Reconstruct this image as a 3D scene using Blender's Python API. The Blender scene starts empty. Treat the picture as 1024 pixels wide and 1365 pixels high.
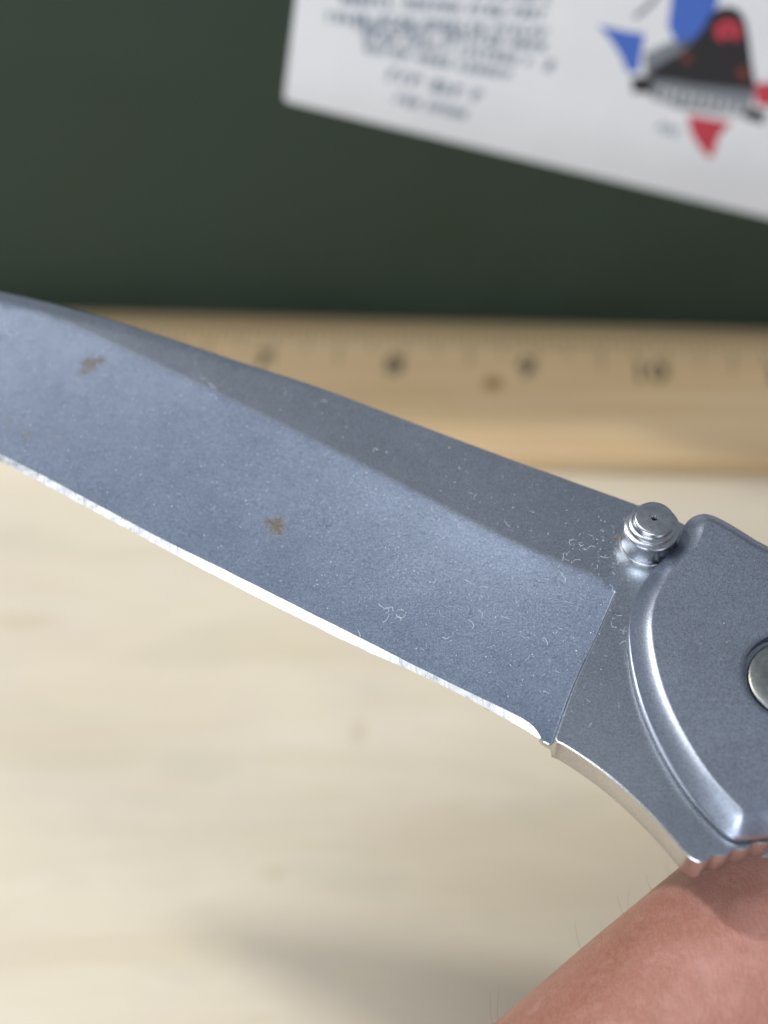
import bpy, bmesh, math, random
import numpy as np
from mathutils import Vector, Matrix
from mathutils.geometry import delaunay_2d_cdt

# ------------------------------------------------------------------ camera, world, lamps, exposure
PITCH = math.radians(56.0)
CAM_H = 0.2357
FPX = 2050.0                       # focal length in pixels of a 1024 wide frame
sc = bpy.context.scene
col = sc.collection

cam = bpy.data.cameras.new('camera')
cam.sensor_fit = 'HORIZONTAL'; cam.sensor_width = 36.0
cam.lens = 36.0 * FPX / 1024.0
cam.clip_start = 0.005; cam.clip_end = 20.0
cam.dof.use_dof = True
cam.dof.focus_distance = 0.153
cam.dof.aperture_fstop = 18.5
cam.dof.aperture_blades = 0
cam_ob = bpy.data.objects.new('camera', cam); col.objects.link(cam_ob)
cam_ob.location = (0, 0, CAM_H)
cam_ob.rotation_euler = (math.pi / 2 - PITCH, 0, 0)
sc.camera = cam_ob

world = bpy.data.worlds.new('World'); sc.world = world
world.use_nodes = True
bg = world.node_tree.nodes['Background']
bg.inputs[0].default_value = (0.78, 0.88, 1.0, 1); bg.inputs[1].default_value = 0.30

def area_lamp(name, loc, target, size, power, color, size_y=None):
    l = bpy.data.lights.new(name, 'AREA'); l.energy = power; l.color = color
    l.shape = 'RECTANGLE' if size_y else 'DISK'; l.size = size
    if size_y: l.size_y = size_y
    o = bpy.data.objects.new(name, l); col.objects.link(o)
    o.location = loc
    o.rotation_euler = (Vector(target) - Vector(loc)).to_track_quat('-Z', 'Y').to_euler()
    return o
area_lamp('ceiling_lamp', (-0.66, 0.53, 0.95), (0, 0.09, 0.05), 0.075, 5.6, (1.0, 0.97, 0.93))
area_lamp('edge_glint_lamp', (-0.44, 0.25, 1.05), (-0.44, 0.24, 0.1), 0.84, 2.9, (1.0, 0.99, 0.97), 0.20)  # added lamp, stretched sideways so the sharpened edge glints along its length
area_lamp('window_light', (-0.40, -0.72, 0.80), (0.0, 0.15, 0.05), 0.8, 11.2, (0.90, 0.95, 1.0), 0.6)

sc.view_settings.view_transform = 'Standard'; sc.view_settings.look = 'None'
sc.view_settings.exposure = 0.0; sc.view_settings.gamma = 1.0
sc.view_settings.use_curve_mapping = False
sc.cycles.use_denoising = True
sc.cycles.max_bounces = 8

# ------------------------------------------------------------------ measuring helpers
KZ = 0.1027                        # height of the blade's upper flat above the table
CP, SP = math.cos(PITCH), math.sin(PITCH)
def ray(px, py):
    u = (px - 512) / FPX; v = (682.5 - py) / FPX
    return np.array([u, CP + v * SP, -SP + v * CP])
def on_z(px, py, z):               # where the sight line meets the level z
    d = ray(px, py); t = (z - CAM_H) / d[2]
    return np.array([d[0] * t, d[1] * t])
def mm(v): return v * 0.001
def kz(px, py, dz=0.0): return on_z(px, py, KZ + mm(dz))

def chaikin(P, n=2, closed=False):
    P = [np.array(p, float) for p in P]
    for _ in range(n):
        Q = []
        m = len(P)
        if not closed: Q.append(P[0])
        for i in range(m if closed else m - 1):
            a, b = P[i], P[(i + 1) % m]
            Q += [a * .75 + b * .25, a * .25 + b * .75]
        if not closed: Q.append(P[-1])
        P = Q
    return P
def resample(P, step, closed=False):
    P = [np.array(p, float) for p in P]
    if closed: P = P + [P[0]]
    seg = [np.linalg.norm(P[i + 1] - P[i]) for i in range(len(P) - 1)]
    L = np.concatenate([[0], np.cumsum(seg)])
    n = max(2, int(round(L[-1] / step)) + 1)
    t = np.linspace(0, L[-1], n)
    A = np.array(P)
    out = np.stack([np.interp(t, L, A[:, k]) for k in range(A.shape[1])], 1)
    return list(out[:-1]) if closed else list(out)
def dist_poly(X, P, closed=False):
    """unsigned distance of points X (n,2) to polyline P, and sign (left of the direction is +)"""
    P = np.array(P)
    if closed: P = np.vstack([P, P[:1]])
    best = np.full(len(X), 1e9); sign = np.zeros(len(X))
    for i in range(len(P) - 1):
        a, b = P[i], P[i + 1]; ab = b - a; L2 = ab @ ab
        if L2 < 1e-18: continue
        t = np.clip(((X - a) @ ab) / L2, 0, 1)
        q = a + t[:, None] * ab
        d = np.hypot(*(X - q).T)
        m = d < best - 1e-12
        best[m] = d[m]
        cr = ab[0] * (X[:, 1] - a[1]) - ab[1] * (X[:, 0] - a[0])
        sign[m] = np.sign(cr[m])
    return best, sign
def inside(X, P):
    P = np.array(P); c = np.zeros(len(X), bool); n = len(P); j = n - 1
    for i in range(n):
        xi, yi = P[i]; xj, yj = P[j]
        if yi != yj:
            m = ((yi > X[:, 1]) != (yj > X[:, 1])) & (X[:, 0] < (xj - xi) * (X[:, 1] - yi) / (yj - yi) + xi)
            c ^= m
        j = i
    return c

# ------------------------------------------------------------------ object helpers
def link(name, me, mat=None, parent=None):
    o = bpy.data.objects.new(name, me); col.objects.link(o)
    if mat: me.materials.append(mat)
    if parent:
        o.parent = parent
        o.matrix_parent_inverse = parent.matrix_basis.inverted()
    return o
def tag(o, label=None, cat=None, group=None, kind=None):
    if label: o['label'] = label
    if cat: o['category'] = cat
    if group: o['group'] = group
    if kind: o['kind'] = kind
    return o
def empty(name, loc):
    o = bpy.data.objects.new(name, None); col.objects.link(o); o.location = loc
    o.empty_display_size = 0.01
    return o
def mesh(name, V, Fs, smooth=True):
    me = bpy.data.meshes.new(name)
    me.from_pydata([tuple(v) for v in V], [], [tuple(f) for f in Fs]); me.update()
    if smooth: me.polygons.foreach_set('use_smooth', [True] * len(me.polygons))
    return me
def from_bm(name, bm, smooth=False):
    me = bpy.data.meshes.new(name); bm.normal_update(); bm.to_mesh(me); bm.free()
    if smooth: me.polygons.foreach_set('use_smooth', [True] * len(me.polygons))
    return me
def sheet(outline, extra, holes=(), lines=()):
    """triangulate inside outline (list of 2d points); returns 2d points and ccw triangles"""
    S = 1000.0
    pts = [Vector((p[0] * S, p[1] * S)) for p in outline]
    edges = [(i, (i + 1) % len(outline)) for i in range(len(outline))]
    for h in holes:
        b = len(pts); pts += [Vector((p[0] * S, p[1] * S)) for p in h]
        edges += [(b + i, b + (i + 1) % len(h)) for i in range(len(h))]
    pts += [Vector((p[0] * S, p[1] * S)) for p in extra]
    r = delaunay_2d_cdt(pts, edges, [], 0, 1e-5)
    V = np.array([[v.x / S, v.y / S] for v in r[0]]); T = [list(f) for f in r[2]]
    C = np.array([V[t].mean(0) for t in T])
    keep = inside(C, outline)
    for h in holes: keep &= ~inside(C, h)
    out = []
    for t, k in zip(T, keep):
        if not k: continue
        a, b, c = V[t[0]], V[t[1]], V[t[2]]
        ar = (b[0] - a[0]) * (c[1] - a[1]) - (b[1] - a[1]) * (c[0] - a[0])
        e2 = max((b - a) @ (b - a), (c - b) @ (c - b), (a - c) @ (a - c))
        if abs(ar) < .004 * e2 or abs(ar) < 1e-12: continue          # drop slivers along the outline
        out.append(t if ar > 0 else t[::-1])
    return V, out
def normals2d(P, closed=True):
    P = np.array(P); n = len(P)
    T = np.roll(P, -1, 0) - np.roll(P, 1, 0)
    if not closed: T[0] = P[1] - P[0]; T[-1] = P[-1] - P[-2]
    T /= np.maximum(np.hypot(*T.T)[:, None], 1e-12)
    return np.stack([T[:, 1], -T[:, 0]], 1)     # right-hand side: outward for ccw

# ------------------------------------------------------------------ material helpers
class M:
    def __init__(s, name):
        s.m = bpy.data.materials.new(name); s.m.use_nodes = True
        s.nt = s.m.node_tree; s.b = s.nt.nodes['Principled BSDF']
    def n(s, t, **kw):
        x = s.nt.nodes.new(t)
        for k, v in kw.items(): setattr(x, k, v)
        return x
    def l(s, a, b): s.nt.links.new(a, b)
    def co(s): return s.n('ShaderNodeTexCoord').outputs['Object']
    def mapping(s, src, scale=(1, 1, 1), rot=(0, 0, 0), loc=(0, 0, 0)):
        m = s.n('ShaderNodeMapping'); m.inputs['Scale'].default_value = scale
        m.inputs['Rotation'].default_value = rot; m.inputs['Location'].default_value = loc
        s.l(src, m.inputs[0]); return m.outputs[0]
    def noise(s, src, scale, detail=4, rough=.55, dist=0):
        x = s.n('ShaderNodeTexNoise'); x.inputs['Scale'].default_value = scale
        x.inputs['Detail'].default_value = detail; x.inputs['Roughness'].default_value = rough
        x.inputs['Distortion'].default_value = dist
        s.l(src, x.inputs['Vector']); return x.outputs['Fac']
    def ramp(s, src, stops):
        r = s.n('ShaderNodeValToRGB'); e = r.color_ramp.elements
        while len(e) < len(stops): e.new(.5)
        for i, (p, c) in enumerate(stops):
            e[i].position = p; e[i].color = (*c, 1) if len(c) == 3 else c
        s.l(src, r.inputs[0]); return r.outputs[0]
    def mathn(s, op, a, b=None, clamp=False):
        x = s.n('ShaderNodeMath', operation=op); x.use_clamp = clamp
        for i, v in enumerate((a, b)):
            if v is None: continue
            if isinstance(v, (int, float)): x.inputs[i].default_value = v
            else: s.l(v, x.inputs[i])
        return x.outputs[0]
    def mix(s, fac, a, b, blend='MIX'):
        x = s.n('ShaderNodeMix', data_type='RGBA', blend_type=blend)
        for i, v in ((0, fac), (6, a), (7, b)):
            if isinstance(v, (int, float)): x.inputs[i].default_value = v
            elif isinstance(v, tuple): x.inputs[i].default_value = (*v, 1)
            else: s.l(v, x.inputs[i])
        return x.outputs[2]
    def rng(s, src, a, b, c, d):
        x = s.n('ShaderNodeMapRange'); s.l(src, x.inputs[0])
        for i, v in enumerate((a, b, c, d)): x.inputs[i + 1].default_value = v
        return x.outputs[0]
    def bump(s, h, strength, dist):
        x = s.n('ShaderNodeBump'); x.inputs['Strength'].default_value = strength
        x.inputs['Distance'].default_value = dist
        s.l(h, x.inputs['Height']); s.l(x.outputs[0], s.b.inputs['Normal']); return x
    def base(s, v, rough=None, metal=None):
        if isinstance(v, tuple): s.b.inputs['Base Color'].default_value = (*v, 1)
        else: s.l(v, s.b.inputs['Base Color'])
        if rough is not None:
            if isinstance(rough, (int, float)): s.b.inputs['Roughness'].default_value = rough
            else: s.l(rough, s.b.inputs['Roughness'])
        if metal is not None:
            if isinstance(metal, (int, float)): s.b.inputs['Metallic'].default_value = metal
            else: s.l(metal, s.b.inputs['Metallic'])
        return s

def plain(name, c, rough=.6, metal=0.0):
    return M(name).base(c, rough, metal).m

def steel(name, c, rough=.34, grain=.5, stains=(), spec_scale=5500, unground=None):
    k = M(name); co = k.co()
    g1 = k.noise(co, spec_scale, 2, .7)                        # blasted grain, about a tenth of a millimetre
    g2 = k.noise(co, 900, 5, .6)
    g3 = k.noise(co, 120, 4, .6)
    if unground:                                                # greyer reflection on the unground flats, put into their colour and roughness
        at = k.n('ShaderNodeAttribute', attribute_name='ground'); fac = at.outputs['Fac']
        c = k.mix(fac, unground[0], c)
    f = k.rng(g1, .3, .72, 1 - .6 * grain, 1 + .6 * grain)
    f2 = k.rng(g2, .3, .7, .97, 1.03)
    f3 = k.rng(g3, .3, .7, .94, 1.06)
    m = k.mathn('MULTIPLY', k.mathn('MULTIPLY', f, f2), f3)
    colr = k.mix(1.0, c, m, 'MULTIPLY')
    rg = k.mathn('ADD', k.rng(g2, .3, .7, rough - .004, rough + .004), k.rng(g3, .3, .7, -.006, .006))
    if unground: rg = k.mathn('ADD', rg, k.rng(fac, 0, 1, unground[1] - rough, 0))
    metal = None
    if stains:
        tot = None
        sn = k.noise(co, 2600, 6, .75)
        sb = k.noise(co, 4200, 3, .6)
        for (x, y, z, r, wt) in stains:
            vd = k.n('ShaderNodeVectorMath', operation='DISTANCE'); k.l(co, vd.inputs[0])
            vd.inputs[1].default_value = (x, y, z)
            d = k.mathn('DIVIDE', vd.outputs['Value'], r)
            d = k.mathn('ADD', d, k.rng(sn, .25, .75, -.7, .7))
            w = k.rng(d, 1.15, .2, 0, wt)
            tot = w if tot is None else k.mathn('MAXIMUM', tot, w)
        tot = k.mathn('MULTIPLY', tot, k.rng(sb, .36, .56, .45, 1.0), clamp=True)
        rust = k.ramp(sb, [(.35, (.17, .135, .055)), (.50, (.15, .105, .035)), (.60, (.05, .026, .010))])
        colr = k.mix(k.rng(tot, 0, .55, 0, .9), colr, rust)
        rg = k.mathn('ADD', rg, k.mathn('MULTIPLY', k.rng(tot, .5, 1, 0, 1), .25))
        metal = k.rng(tot, 0, .6, 1.0, .1)
    k.base(colr, rg, metal if metal is not None else 1.0)
    k.bump(g1, .12 * grain * 2, 0.00003)
    return k.m

# ------------------------------------------------------------------ materials
def wood_table():
    k = M('pale_pine'); co = k.co()
    st = k.mapping(co, (9, 60, 60), (0, 0, math.radians(4)))
    g = k.noise(st, 1.0, 6, .6, .6)
    gf = k.noise(k.mapping(co, (60, 900, 300), (0, 0, math.radians(4))), 1.0, 4, .6, .2)
    bl = k.noise(co, 26, 5, .6, .4)
    c = k.ramp(g, [(.25, (.645, .555, .40)), (.5, (.71, .63, .485)), (.75, (.755, .685, .555))])
    c = k.mix(k.rng(bl, .45, .72, 0, .55), c, (.65, .565, .49))
    pk = k.noise(k.mapping(co, (30, 75, 30), (0, 0, .1), (.3, .2, 0)), 1.0, 3, .5)
    c = k.mix(k.rng(pk, .56, .72, 0, .5), c, (.58, .55, .42))
    c = k.mix(k.rng(gf, .35, .7, 0, .08), c, (.45, .35, .20))
    for (x, y, rx, ry, cc) in KNOTS:
        mp = k.mapping(co, (1 / rx, 1 / ry, 0), (0, 0, 0), (-x / rx, -y / ry, 0))
        ln = k.n('ShaderNodeVectorMath', operation='LENGTH'); k.l(mp, ln.inputs[0])
        c = k.mix(k.rng(ln.outputs['Value'], 1.0, .1, 0, .3), c, cc)
    k.base(c, .55); k.b.inputs['Specular IOR Level'].default_value = .3
    k.bump(gf, .25, .0002)
    return k.m
kn = lambda px, py: on_z(px, py, 0)
KNOTS = [(*kn(30, 828), .009, .0026, (.46, .36, .16)), (*kn(478, 975), .0022, .0035, (.42, .31, .17)),
         (*kn(366, 1165), .003, .002, (.50, .40, .27)), (*kn(90, 1010), .02, .004, (.54, .46, .31))]
mat_table = wood_table()

def ruler_wood():
    k = M('varnished_ruler_wood'); co = k.co()
    g = k.noise(k.mapping(co, (14, 420, 420), (0, 0, RULER_YAW)), 1.0, 5, .6, .3)
    b = k.noise(k.mapping(co, (18, 60, 60)), 1.0, 3, .5)
    c = k.ramp(g, [(.3, (.58, .395, .20)), (.5, (.67, .48, .265)), (.72, (.74, .56, .34))])
    c = k.mix(k.rng(b, .4, .7, 0, .35), c, (.72, .53, .32))
    vd = k.n('ShaderNodeVectorMath', operation='DISTANCE'); k.l(co, vd.inputs[0])
    q = on_z(657, 512, .004); vd.inputs[1].default_value = (q[0], q[1], .004)
    c = k.mix(k.rng(vd.outputs['Value'], .0026, .0008, 0, .75), c, (.20, .095, .02))
    k.base(c, .35); k.b.inputs['Coat Weight'].default_value = .15
    return k.m

def green_card():
    k = M('dark_green_box_paper'); co = k.co()
    a = k.noise(co, 40, 4, .55); b = k.noise(co, 2500, 3, .6)
    c = k.ramp(a, [(.3, (.020, .039, .028)), (.7, (.025, .046, .034))])
    k.base(c, k.rng(a, .3, .7, .42, .55)); k.bump(b, .25, .0001)
    k.b.inputs['Specular IOR Level'].default_value = .35
    return k.m

def skin():
    k = M('skin'); co = k.co()
    a = k.noise(co, 75, 4, .6, .5); b = k.noise(co, 320, 4, .6)
    c = k.ramp(a, [(.30, (.335, .138, .092)), (.5, (.41, .18, .132)), (.70, (.50, .238, .195))])
    c = k.mix(k.rng(b, .52, .74, 0, .35), c, (.63, .37, .33))
    c = k.mix(k.rng(b, .46, .30, 0, .35), c, (.36, .14, .10))
    # fine crossing skin lines
    l1 = k.noise(k.mapping(co, (2600, 520, 1500), (0, 0, .55)), 1.0, 3, .6, .4)
    l2 = k.noise(k.mapping(co, (600, 2200, 1500), (0, 0, .15)), 1.0, 3, .6, .4)
    r1 = k.rng(k.mathn('ABSOLUTE', k.mathn('SUBTRACT', l1, .5)), 0, .09, 0, 1)
    r2 = k.rng(k.mathn('ABSOLUTE', k.mathn('SUBTRACT', l2, .5)), 0, .07, 0, 1)
    h = k.mathn('ADD', k.mathn('ADD', r1, k.mathn('MULTIPLY', r2, .6)), k.mathn('MULTIPLY', b, 1.2))
    c = k.mix(k.rng(r1, .0, .8, .18, 0), c, (.62, .40, .34))
    k.base(c, .46); k.bump(h, .30, .00008)
    k.b.inputs['Subsurface Weight'].default_value = .25
    k.b.inputs['Subsurface Radius'].default_value = (1.0, .35, .2)
    k.b.inputs['Subsurface Scale'].default_value = .0016
    return k.m

# ------------------------------------------------------------------ the setting: table
bm = bmesh.new()
bmesh.ops.create_cube(bm, size=1, matrix=Matrix.Translation((0, .15, -.0125)) @ Matrix.Diagonal((1.4, 1.1, .025, 1)))
tag(link('table_top', from_bm('table_top', bm), mat_table), kind='structure')

# ------------------------------------------------------------------ green box behind
q0 = on_z(130, 417, .0015); q1 = on_z(1024, 441, .0015)
dirb = (q1 - q0) / np.linalg.norm(q1 - q0)
RULER_YAW = math.atan2(dirb[1], dirb[0])
BN = np.array([dirb[1], -dirb[0]])           # towards the camera
B0 = q0 - BN * .0006
def on_box(px, py, off=0.0):                 # point on the box's front face, box coordinates (along, up)
    d = ray(px, py); n3 = np.array([BN[0], BN[1], 0]); p0 = np.array([*(B0 + BN * off), 0])
    o = np.array([0, 0, CAM_H]); t = ((p0 - o) @ n3) / (d @ n3); p = o + d * t
    return np.array([(p[:2] - B0) @ dirb, p[2]])
def box_world(a, z, off=0.0):
    q = B0 + dirb * a + BN * off
    return (q[0], q[1], z)
def prism_box(a0, a1, z0, z1, o0, o1, bev=.0012):
    bm = bmesh.new()
    vs = [bm.verts.new(box_world(a, z, o)) for a in (a0, a1) for o in (o0, o1) for z in (z0, z1)]
    bmesh.ops.convex_hull(bm, input=vs)
    bmesh.ops.dissolve_limit(bm, angle_limit=.01, verts=bm.verts, edges=bm.edges)
    bmesh.ops.bevel(bm, geom=list(bm.edges), offset=bev, segments=3, affect='EDGES', profile=.5)
    bmesh.ops.recalc_face_normals(bm, faces=bm.faces)
    return bm
mat_green = green_card()
box = link('storage_box', from_bm('storage_box', prism_box(-.16, .24, .0005, .086, -.11, 0)), mat_green)
tag(box, 'dark green cardboard box standing behind the wooden ruler', 'box')

# ------------------------------------------------------------------ ruler
RT = .004
fr = on_z(860, 617, RT)
ru_w = abs((fr - B0) @ BN) - .0004
ruler = empty('wooden_ruler', box_world(.07, 0, ru_w / 2))
tag(ruler, 'varnished wooden ruler with inch marks lying along the foot of the green box', 'ruler')
prof = [(.0004, 0), (.0004, .0016), (.0055, RT), (ru_w - .0008, RT), (ru_w - .0003, RT - .0006), (ru_w, RT - .0016), (ru_w, 0)]
tick = on_z(539, 460, RT); t8 = (tick - B0) @ dirb
tick = on_z(888, 470, RT); t10 = (tick - B0) @ dirb
INCH = (t10 - t8) / 2
A_0, A_1 = t8 - 8 * INCH - .004, t8 + 4 * INCH + .004
V = [box_world(a, z + .0002, o) for a in (A_0, A_1) for o, z in prof]
n = len(prof)
Fs = [(i, (i + 1) % n, n + (i + 1) % n, n + i) for i in range(n)] + [tuple(range(n))[::-1], tuple(range(n, 2 * n))]
me = mesh('ruler_body', V, Fs, False)
bm = bmesh.new(); bm.from_mesh(me); bmesh.ops.recalc_face_normals(bm, faces=bm.faces); bm.to_mesh(me); bm.free()
link('ruler_body', me, ruler_wood(), ruler)
mat_ink = plain('ruler_ink', (.06, .055, .045), .6)
ZI = RT + .00024
bm = bmesh.new()
o_t = .0057                                   # the marks start just in front of the bevelled edge
for i in range(0, 12 * 16 + 1):
    a = t8 - 8 * INCH + i * INCH / 16
    ln = .0030
    if i % 2 == 0: ln = .0037
    if i % 4 == 0: ln = .0056
    if i % 8 == 0: ln = .0082
    if i % 16 == 0: ln = .0100
    w = .00018
    f = [bm.verts.new(box_world(a + s * w, ZI, o)) for s, o in ((-1, o_t), (-1, o_t + ln), (1, o_t + ln), (1, o_t))]
    bm.faces.new(f)
bmesh.ops.recalc_face_normals(bm, faces=bm.faces)
tag(link('tick_marks', from_bm('tick_marks', bm), mat_ink, ruler), kind='stuff')

def text_mesh(txt, size, bold=0.0):
    cu = bpy.data.curves.new('t', 'FONT'); cu.body = txt; cu.size = size; cu.offset = bold
    cu.align_x = 'RIGHT'; cu.align_y = 'TOP'
    o = bpy.data.objects.new('t', cu); col.objects.link(o)
    dg = bpy.context.evaluated_depsgraph_get(); dg.update()
    me = bpy.data.meshes.new_from_object(o.evaluated_get(dg))
    bpy.data.objects.remove(o); bpy.data.curves.remove(cu)
    return me
for k_ in range(1, 12):
    me = text_mesh(str(k_), .0070, .00012)
    a = t8 + (k_ - 8) * INCH - .0002
    R = Matrix(((dirb[0], -BN[0], 0, 0), (dirb[1], -BN[1], 0, 0), (0, 0, 1, 0), (0, 0, 0, 1)))
    p = box_world(a, ZI + .00001, o_t + .0052)
    me.transform(Matrix.Translation(p) @ R)
    me.name = 'number'
    link('number', me, mat_ink, ruler)

# ------------------------------------------------------------------ printed card on the box
CT = .0005
c0 = on_box(377, 134, CT); c1 = on_box(1024, 290, CT)
ex = (c1 - c0) / np.linalg.norm(c1 - c0); ey = np.array([-ex[1], ex[0]])
card = empty('printed_card', box_world(*c0, .0))
tag(card, 'white printed card with blue text and a bearded figure emblem against the green box', 'card')
def cardpt(s, t, off): q = c0 + ex * s + ey * t; return box_world(q[0], q[1], off)
def px_card(px, py): q = on_box(px, py, CT) - c0; return np.array([q @ ex, q @ ey])
CL, CH = .132, .050
def card_poly(pts, off, name, mat, parent=card, thick=.00003):
    P = [np.array(p) for p in pts]
    n = len(P)
    V = [cardpt(*p, off) for p in P] + [cardpt(*p, off - thick) for p in P]
    Fs = [tuple(range(n)), tuple(range(n, 2 * n))[::-1]] + [(i, n + i, n + (i + 1) % n, (i + 1) % n) for i in range(n)]
    me = mesh(name, V, Fs, False)
    bm = bmesh.new(); bm.from_mesh(me); bmesh.ops.recalc_face_normals(bm, faces=bm.faces); bm.to_mesh(me); bm.free()
    return link(name, me, mat, parent)
kc = M('white_card_stock'); cc = kc.co()
kc.base(kc.ramp(kc.noise(cc, 60, 3), [(.3, (.76, .775, .83)), (.7, (.81, .825, .87))]), .45)
mat_card = kc.m
r_ = .0012
q_ = px_card(394, 0); LS = q_[0] / q_[1]        # the card's left side is cut slightly askew
corner = lambda cx, cy, a0: [(cx + r_ * math.cos(a0 + k * math.pi / 8), cy + r_ * math.sin(a0 + k * math.pi / 8)) for k in range(5)]
card_poly(corner(r_, r_, math.pi) + corner(CL - r_, r_, 1.5 * math.pi) + corner(CL - r_, CH - r_, 0) + [(x_ + LS * CH, y_) for x_, y_ in corner(r_, CH - r_, .5 * math.pi)],
          CT, 'card_sheet', mat_card, thick=CT - .0001)
mat_txt = plain('blue_grey_print', (.13, .19, .27), .5)
mat_blue = plain('blue_print', (.06, .15, .56), .45)
mat_red = plain('red_print', (.52, .045, .075), .45)
mat_blk = plain('black_print', (.016, .017, .026), .45)
mat_gry = plain('grey_print', (.20, .22, .26), .45)
mat_wht = plain('white_print', (.78, .78, .80), .45)
mat_brown = plain('brown_red_print', (.16, .035, .03), .45)
OFF = CT + .00006
rnd = random.Random(5)
def text_line(p0, p1, h, seed):
    """a line of small print: letter-sized groups of strokes, too small to read in the photograph"""
    rr = random.Random(seed)
    a = px_card(*p0); b = px_card(*p1); L = np.linalg.norm(b - a); u = (b - a) / L; v = np.array([-u[1], u[0]])
    bm = bmesh.new(); s = 0.0
    wl = rr.randint(3, 8)
    while s < L - h * .5:
        w = h * rr.uniform(.5, .7); st = h * .23
        def quad(x0, x1, y0, y1):
            vs = [bm.verts.new(cardpt(*(a + u * x + v * y), OFF)) for x, y in ((x0, y0), (x1, y0), (x1, y1), (x0, y1))]
            bm.faces.new(vs)
        quad(s, s + st, -h / 2, h / 2)
        k = rr.random()
        if k < .75: quad(s + w - st, s + w, -h / 2 * rr.choice((1, 1, .1)), h / 2)
        for y in rr.sample((-h / 2 + st / 2, 0, h / 2 - st / 2), rr.randint(1, 2)):
            quad(s + st, s + (w - st if k < .75 else w * .9), y - st / 2, y + st / 2)
        s += w + h * .2; wl -= 1
        if wl <= 0: s += h * .55; wl = rr.randint(3, 8)
    link('printed_line', from_bm('printed_line', bm), mat_txt, card)
LH = .0019
for i, (p0, p1) in enumerate([((470, -30), (735, -2)), ((455, -2), (735, 20)), ((436, 22), (738, 44)),
                              ((472, 33), (728, 62)), ((484, 46), (722, 84)), ((486, 62), (690, 102))]):
    text_line(p0, p1, LH, 11 + i)
text_line((518, 99), (640, 128), .0026, 31)
text_line((528, 131), (622, 153), .0019, 32)
text_line((728, 86), (748, 92), .0022, 33)
def E(pts): return [px_card(780 + x / 4.197, y / 4.197) for x, y in pts]
emblem = empty('emblem', cardpt(*px_card(930, 110), OFF))
emblem.parent = card; emblem.matrix_parent_inverse = card.matrix_basis.inverted()
eb = lambda pts, lay, name, mat: card_poly(E(pts), CT + .00004 + .00004 * lay, name, mat, emblem)
eb([(490, -40), (560, -140), (700, -150), (760, -40), (740, 20), (720, 80), (650, 190), (560, 255), (510, 235), (465, 150)], 0, 'blue_field', mat_blue)
eb([(75, 140), (235, 175), (335, 190), (315, 300), (300, 400), (240, 405), (200, 310), (150, 230)], 0, 'blue_field', mat_blue)
eb([(265, 90), (350, 20), (420, -60), (440, -50), (380, 30), (290, 105)], 0, 'grey_stroke', mat_gry)
eb([(330, 300), (480, 230), (640, 220), (900, 250), (960, 480), (930, 600), (760, 640), (500, 600), (350, 500)], 0, 'grey_field', mat_gry)
eb([(800, 35), (865, 55), (900, 120), (915, 200), (930, 330), (960, 510), (700, 480), (420, 450), (340, 410), (420, 355), (530, 295), (605, 225), (665, 150), (705, 75), (750, 42)], 1, 'hooded_figure', mat_blk)
eb([(800 + 78 * math.cos(t), 172 + 66 * math.sin(t)) for t in np.linspace(0, 2 * math.pi, 18)[:-1]], 2, 'red_face', mat_red)
eb([(765, 150), (790, 150), (790, 170), (765, 170)], 3, 'eye', mat_blk)
eb([(815, 155), (840, 155), (840, 175), (815, 175)], 3, 'eye', mat_blk)
eb([(770, 205), (835, 208), (825, 240), (780, 238)], 3, 'beard', mat_blk)
eb([(540, 300), (600, 300), (590, 350), (545, 345)], 2, 'red_patch', mat_brown)
eb([(850, 370), (910, 375), (915, 440), (860, 440)], 2, 'red_patch', mat_brown)
eb([(260, 430), (375, 425), (375, 520), (265, 515)], 2, 'banner_tail', mat_blk)
eb([(890, 600), (1010, 620), (1000, 690), (890, 660)], 2, 'banner_tail', mat_blk)
eb([(365, 440), (500, 450), (700, 490), (930, 540), (925, 655), (700, 620), (500, 585), (370, 550)], 2, 'banner', mat_gry)
for k_ in range(10):                        # pale letter strokes on the banner
    x = 410 + 50 * k_; y = 478 + .205 * (x - 400)
    pts = [(x + 14, y), (x + 26, y + 2), (x + 12, y + 68), (x, y + 66)]
    eb(pts, 3, 'letter_stroke', mat_wht)
    if k_ % 2: eb([(x + 16, y + 24), (x + 44, y + 29), (x + 42, y + 42), (x + 14, y + 37)], 3, 'letter_stroke', mat_wht)
eb([(575, 640), (820, 685), (750, 760), (715, 875), (690, 880), (640, 820), (590, 735)], 0, 'red_field', mat_red)
eb([(945, 480), (1000, 455), (1090, 470), (1080, 600), (960, 585)], 3, 'red_field', mat_red)
text_line((878, 168), (912, 180), .0018, 41)

# ------------------------------------------------------------------ knife
TH = 3.6                                     # blade thickness, mm
knife = empty('folding_knife', (.034, .069, KZ - mm(TH / 2 + 4.5)))
tag(knife, 'open grey steel folding knife with rust spots held above the table', 'knife')

spine = [kz(x, y, d) for x, y, d in ((905, 696, 0), (849, 673, 0), (770, 645, 0), (687, 615, 0), (553, 565, 0), (418, 513, 0), (328, 485, 0),
         (230, 452, -.1), (107, 413, -.1), (0, 388, -.15), (-110, 365, -.15), (-300, 339, -.15), (-480, 325, -.3), (-560, 323, -.8), (-598, 327, -1.3))]
shoulder = [kz(x, y, -1.4) for x, y in ((-592, 331), (-540, 355), (-400, 421), (-200, 512), (-100, 559), (0, 605), (52, 631), (130, 673), (208, 715), (312, 766), (385, 803), (473, 847),
            (560, 891), (637, 929), (680, 949), (700, 960), (713, 971), (721, 984))]
edge = [kz(x, y, -1.8) for x, y in ((-608, 329), (-548, 361), (-400, 431), (-200, 521), (-100, 569), (0, 615), (42, 637), (100, 668), (172, 707), (271, 760), (385, 818), (473, 862),
        (560, 901), (583, 912), (648, 945), (690, 968), (708, 979), (719, 987))]
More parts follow.
